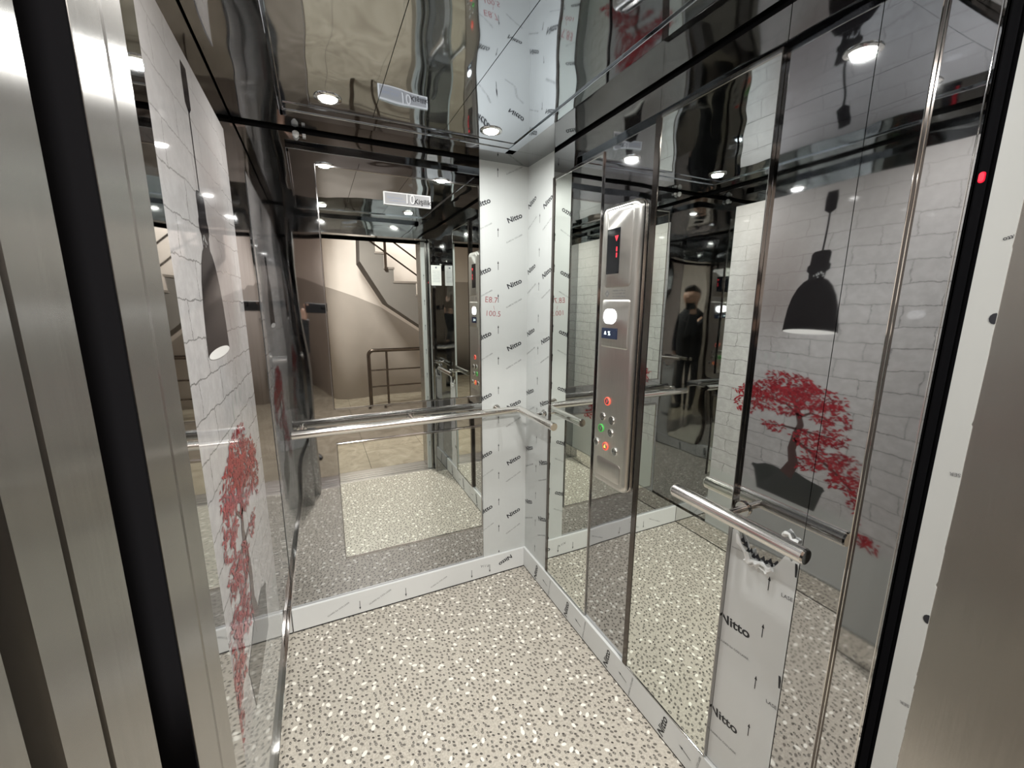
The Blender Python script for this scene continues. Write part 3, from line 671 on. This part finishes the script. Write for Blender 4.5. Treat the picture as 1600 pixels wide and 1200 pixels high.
# ------------------------------------------------------------------ hall outside (seen in the mirrors)
HT = 4.2
fh = box('floor_hall', (-1.8, -8.6, -.06), (2.9, -1.95, -.012), GAP, kind='structure')
TS = .6
for i in range(8):
    for j in range(8):
        x0, y1 = -1.8+TS*i, -1.951-TS*j
        if y1-TS < -7.4: continue
        x1 = min(x0+TS, 2.9); box('tile', (x0+.0015, y1-TS+.0015, -.012), (x1-.0015, y1-.0015, 0), MARBLE, fh)
box('wall_landing', (-1.8, -1.93, 0), (-.2, -1.80, HT), PLUP, kind='structure'); box('wall_landing', (1.45, -1.93, 0), (2.9, -1.80, HT), PLUP, kind='structure')
box('wall_landing', (-.2, -1.93, 2.30), (1.45, -1.80, HT), PLUP, kind='structure')
box('wall_hall_left', (-1.9, -8.6, 0), (-1.8, -1.80, HT), PLUP, kind='structure'); box('wall_hall_right', (2.9, -8.6, 0), (3.0, -1.80, HT), PLUP, kind='structure')
box('ceiling_hall', (-1.9, -8.6, HT), (3.0, -1.8, HT+.1), PLUP, kind='structure')
plan = [(-1.8, -7.16), (-.09, -7.16), (.02, -6.77), (.19, -6.15), (.335, -5.66), (.40, -5.42), (.48, -5.27), (.62, -5.20), (.85, -5.24), (1.2, -5.35), (1.75, -5.35), (2.9, -5.35)]
zl = [2.05, 2.05, 2.007, 1.943, 1.868, 1.83, 1.80, 1.745, 1.662, 1.518, 1.156, .35]
mb = MB(); mu = MB(); bs = MB()
for i in range(len(plan)-1):
    (xa, ya), (xb, yb) = plan[i], plan[i+1]
    mb.add([(xa, ya, 0), (xb, yb, 0), (xb, yb, zl[i+1]), (xa, ya, zl[i])], [(0, 1, 2, 3)], 0)
    mb.add([(xa, ya, zl[i]), (xb, yb, zl[i+1]), (xb, yb, HT), (xa, ya, HT)], [(0, 1, 2, 3)], 1)
wh = obj('wall_hall_end', mb, [PLLO, PLUP], None, True, kind='structure', weld=True); sdm = wh.modifiers.new('thick', 'SOLIDIFY'); sdm.thickness = .05; sdm.offset = 0
for i in range(1, 7):
    (xa, ya), (xb, yb) = plan[i], plan[i+1]; d = Vector((xb-xa, yb-ya, 0)); n = Vector((-d.y, d.x, 0)).normalized()*-.032
    if n.x < 0: n = -n
    bs.loft([[Vector((xa, ya, z))+n*k for k, z in ((.7, 0), (1.25, 0), (1.25, .07), (.7, .07))], [Vector((xb, yb, z))+n*k for k, z in ((.7, 0), (1.25, 0), (1.25, .07), (.7, .07))]])
obj('baseboard_hall', bs, TREAD, kind='structure')
# staircase: winding flight climbing to the left
t = thing('staircase', 'grey concrete staircase rising in the hall, seen in the back mirror', 'staircase', (1.4, -4.7, 0))
YS = -4.32
steps = [(2.55, 1.29), (2.24, 1.29), (2.24, 1.48), (1.925, 1.48), (1.925, 1.67), (1.611, 1.67), (1.611, 1.858), (1.295, 1.858), (1.295, 2.05), (1.165, 2.05), (1.165, 2.256), (1.055, 2.256), (1.055, 2.52), (.97, 2.52), (.97, 2.75)]
under = [(.853, 2.75), (.853, 2.5), (.838, 2.143), (1.0, 1.87), (1.189, 1.556), (1.682, 1.213), (2.55, .62)]
obj('flight', MB().prism(steps+under, 1, YS, YS-.55), STRING, t)
for (xa, za), (xb, zb) in zip(steps[:-1:2], steps[1::2]):
    box('tread', (xb-.012, YS+.012, za), (xa+.012, YS-.54, za+.028), TREAD, t)
obj('balustrade_post', MB().box((1.168, YS+.004, 2.03), (1.202, YS+.034, 2.95)), BRONZE, t)
for za in (2.176, 2.404): obj('sloping_rail', MB().tube([(.95, YS+.02, za+.27), (2.4, YS+.02, za-.74)], .012, 10), BRONZE, t, True)
# landing guard rail
t = thing('landing_railing', 'dark tubular landing railing with rounded corner below the stairs', 'railing', (1.3, -4.27, 0))
YG = -4.27; pts = [(.872, YG, 0), (.872, YG, .82)]+[(.872+.07*(1-math.cos(k*math.pi/10)), YG, .82+.07*math.sin(k*math.pi/10)) for k in range(1, 6)]+[(2.4, YG, .89)]
obj('top_rail', MB().tube(pts, .026, 14), BRONZE, t, True)
for z in (.355, .60):
    obj('bar', MB().tube([(.90, YG, z), (2.4, YG, z)], .011, 10), BRONZE, t, True)
for x in (1.125, 1.9): obj('baluster', MB().tube([(x, YG-.001, 0), (x, YG-.001, .87)], .016, 10), BRONZE, t, True)

# ------------------------------------------------------------------ the photographer, outside the cabin behind the left jamb
SKIN = M('skin', (.52, .33, .25), .5); CLOTH = M('dark_jacket', (.018, .019, .022), .85); TROU = M('dark_trousers', (.03, .03, .034), .85); SHOE = M('black_shoe', (.012, .012, .012), .4); HAIR = M('dark_hair', (.02, .015, .012), .6)
def skin(name, chain, mat, parent, levels=2, root=0):
    """chain: list of (point, radius, parent index)"""
    me = bpy.data.meshes.new(name); base = Vector((0, 0, 0)); q = parent
    while q is not None: base += q.location; q = q.parent
    me.from_pydata([Vector(c[0])-base for c in chain], [(c[2], i) for i, c in enumerate(chain) if c[2] is not None], [])
    o = bpy.data.objects.new(name, me); COL.objects.link(o); o.parent = parent
    md = o.modifiers.new('skin', 'SKIN'); md.use_smooth_shade = True
    sl = me.skin_vertices[0] if me.skin_vertices else None
    if sl is None:
        bm = bmesh.new(); bm.from_mesh(me); bm.verts.layers.skin.verify(); bm.to_mesh(me); bm.free(); sl = me.skin_vertices[0]
    for i, c in enumerate(chain):
        rr = c[1] if isinstance(c[1], tuple) else (c[1], c[1]); sl.data[i].radius = rr; sl.data[i].use_root = (i == root)
    sb = o.modifiers.new('sub', 'SUBSURF'); sb.levels = levels; sb.render_levels = levels
    me.materials.append(mat); return o
px, py = -.10, -2.33
FD = Vector((.90, .436, 0)); SD = Vector((-.436, .90, 0)); P0 = Vector((px, py, 0)); Z_ = Vector((0, 0, 1))
t = thing('person', 'person in dark jacket holding up a phone outside the door, partly reflected', 'person', (px, py, 0))
def pp(fw, sd, z): return P0+FD*fw+SD*sd+Z_*z
def oval(fw, z, a, b, n=20, sd=0): return [pp(fw+b*math.cos(2*math.pi*k/n), sd+a*math.sin(2*math.pi*k/n), z) for k in range(n)]
elb, wr_ = Vector((.095, -2.135, 1.20)), Vector((.150, -2.078, 1.475))
hp = wr_+Vector((.010, .010, .045))
bodyc = [(pp(0, 0, .98), .10, None), (pp(0, 0, 1.15), .095, 0), (pp(0, 0, 1.34), .10, 1), (pp(0, 0, 1.46), .07, 2), (pp(.015, 0, 1.53), .06, 3), (pp(.035, 0, 1.62), .105, 4), (pp(.030, 0, 1.70), .095, 5),
         (pp(0, .17, 1.40), .045, 2), (elb, .038, 7), (wr_, .030, 8), (hp, .036, 9),
         (pp(0, -.17, 1.40), .045, 2), (pp(-.03, -.22, 1.12), .038, 11), (pp(.05, -.21, .89), .030, 12), (pp(.06, -.20, .82), .036, 13),
         (pp(0, .09, .88), .065, 0), (pp(.02, .095, .48), .048, 15), (pp(0, .095, .08), .036, 16), (pp(0, -.09, .88), .065, 0), (pp(.02, -.095, .48), .048, 18), (pp(0, -.095, .08), .036, 19)]
skin('body', bodyc, SKIN, t)
for k, (dz, L) in enumerate(((.030, .072), (.012, .078), (-.006, .074), (-.022, .06))):
    a = hp+Vector((.004, -.004, dz*.7)); b_ = a+Vector((.020, -.026, dz*.3)); c_ = b_+Vector((.034, .000, .002)); d_ = c_+Vector((L-.045, .006, -.002))
    skin('finger', [(a, .0105, None), (b_, .0096, 0), (c_, .0088, 1), (d_, .0076, 2)], SKIN, t, 1)
a = hp+Vector((.002, .008, .016)); skin('thumb', [(a, .012, None), (a+Vector((.016, .024, .012)), .011, 0), (a+Vector((.040, .030, .014)), .009, 1)], SKIN, t, 1)
jk = MB().loft([oval(0, .80, .185, .130), oval(0, .86, .188, .135), oval(.005, 1.0, .178, .130), oval(.01, 1.18, .188, .135), oval(.005, 1.33, .205, .130), oval(0, 1.42, .185, .108), oval(0, 1.465, .115, .085), oval(.008, 1.50, .070, .072)])
jk.tube([pp(0, .165, 1.39), pp(.03, .22, 1.33), elb, elb+(wr_-elb)*.86], [.080, .070, .058, .044], 16)
jk.tube([pp(0, -.165, 1.39), pp(-.01, -.21, 1.30), pp(-.03, -.22, 1.12), pp(.045, -.21, .905)], [.080, .070, .058, .044], 16)
obj('jacket', jk, CLOTH, t, True)
tr = MB().loft([oval(0, .93, .165, .112), oval(0, .85, .170, .118), oval(0, .76, .155, .105)])
for sg in (1, -1): tr.tube([pp(0, .085*sg, .84), pp(.02, .095*sg, .48), pp(0, .095*sg, .06)], [.092, .072, .066], 16)
obj('trousers', tr, TROU, t, True)
for sg in (1, -1):
    mb = MB(); lo_ = []; yaw_ = .12*sg
    for q, wd_, hh in ((-.085, .03, .06), (-.05, .038, .09), (.03, .044, .10), (.11, .050, .068), (.18, .046, .05), (.225, .022, .03)):
        c0 = pp(.0+q, .10*sg+q*yaw_*.5, 0)
        lo_.append([c0+SD*wd_*math.cos(a_*math.pi/6)+Z_*max(0.0, hh*(.5+.5*math.sin(a_*math.pi/6))) for a_ in range(12)])
    mb.loft(lo_); obj('shoe', mb, SHOE, t, True)
hd = MB(); lo_ = []
for fw, z, a_, b_ in ((-.045, 1.555, .050, .030), (-.035, 1.60, .072, .055), (-.022, 1.65, .081, .072), (-.005, 1.69, .084, .088), (.012, 1.725, .082, .092), (.022, 1.755, .070, .080), (.025, 1.778, .045, .052), (.025, 1.788, .012, .014)): lo_.append(oval(fw, z, a_, b_))
hd.loft(lo_); obj('hair', hd, HAIR, t, True)
for sg in (-1, 1):
    obj('eye', MB().loft([[pp(.108+d_, .030*sg+rr*math.cos(k*math.pi/6)*1.4, 1.650+rr*math.sin(k*math.pi/6)) for k in range(12)] for rr, d_ in ((.009, -.012), (.009, 0), (.004, .003))]), HAIR, t, True)
    obj('ear', MB().loft([[pp(.025+rr*.55*math.cos(k*math.pi/5), sg*(.076+dd), 1.635+rr*math.sin(k*math.pi/5)) for k in range(10)] for rr, dd in ((.026, 0), (.030, .009), (.020, .013))]), SKIN, t, True)
obj('nose', MB().tube([pp(.108, 0, 1.655), pp(.134, 0, 1.618), pp(.108, 0, 1.605)], [.007, .014, .007], 10), SKIN, t, True)
obj('mouth', MB().tube([pp(.098, -.022, 1.580), pp(.108, 0, 1.579), pp(.098, .022, 1.580)], [.003, .005, .003], 8), M('lips', (.40, .18, .15), .5), t, True)
t = thing('phone', 'black phone held in the hand outside the door, reflected', 'phone', (.248, -2.030, 1.488))
obj('case', MB().box((.172, -2.0345, 1.488), (.325, -2.0260, 1.562)), M('phone_black', (.012, .012, .014), .3), t, False, .004)
obj('camera_bump', MB().box((.272, -2.0262, 1.520), (.312, -2.0235, 1.556)), DISP, t, False, .001)
obj('screen', MB().box((.177, -2.0352, 1.492), (.320, -2.0344, 1.558)), DISP, t)
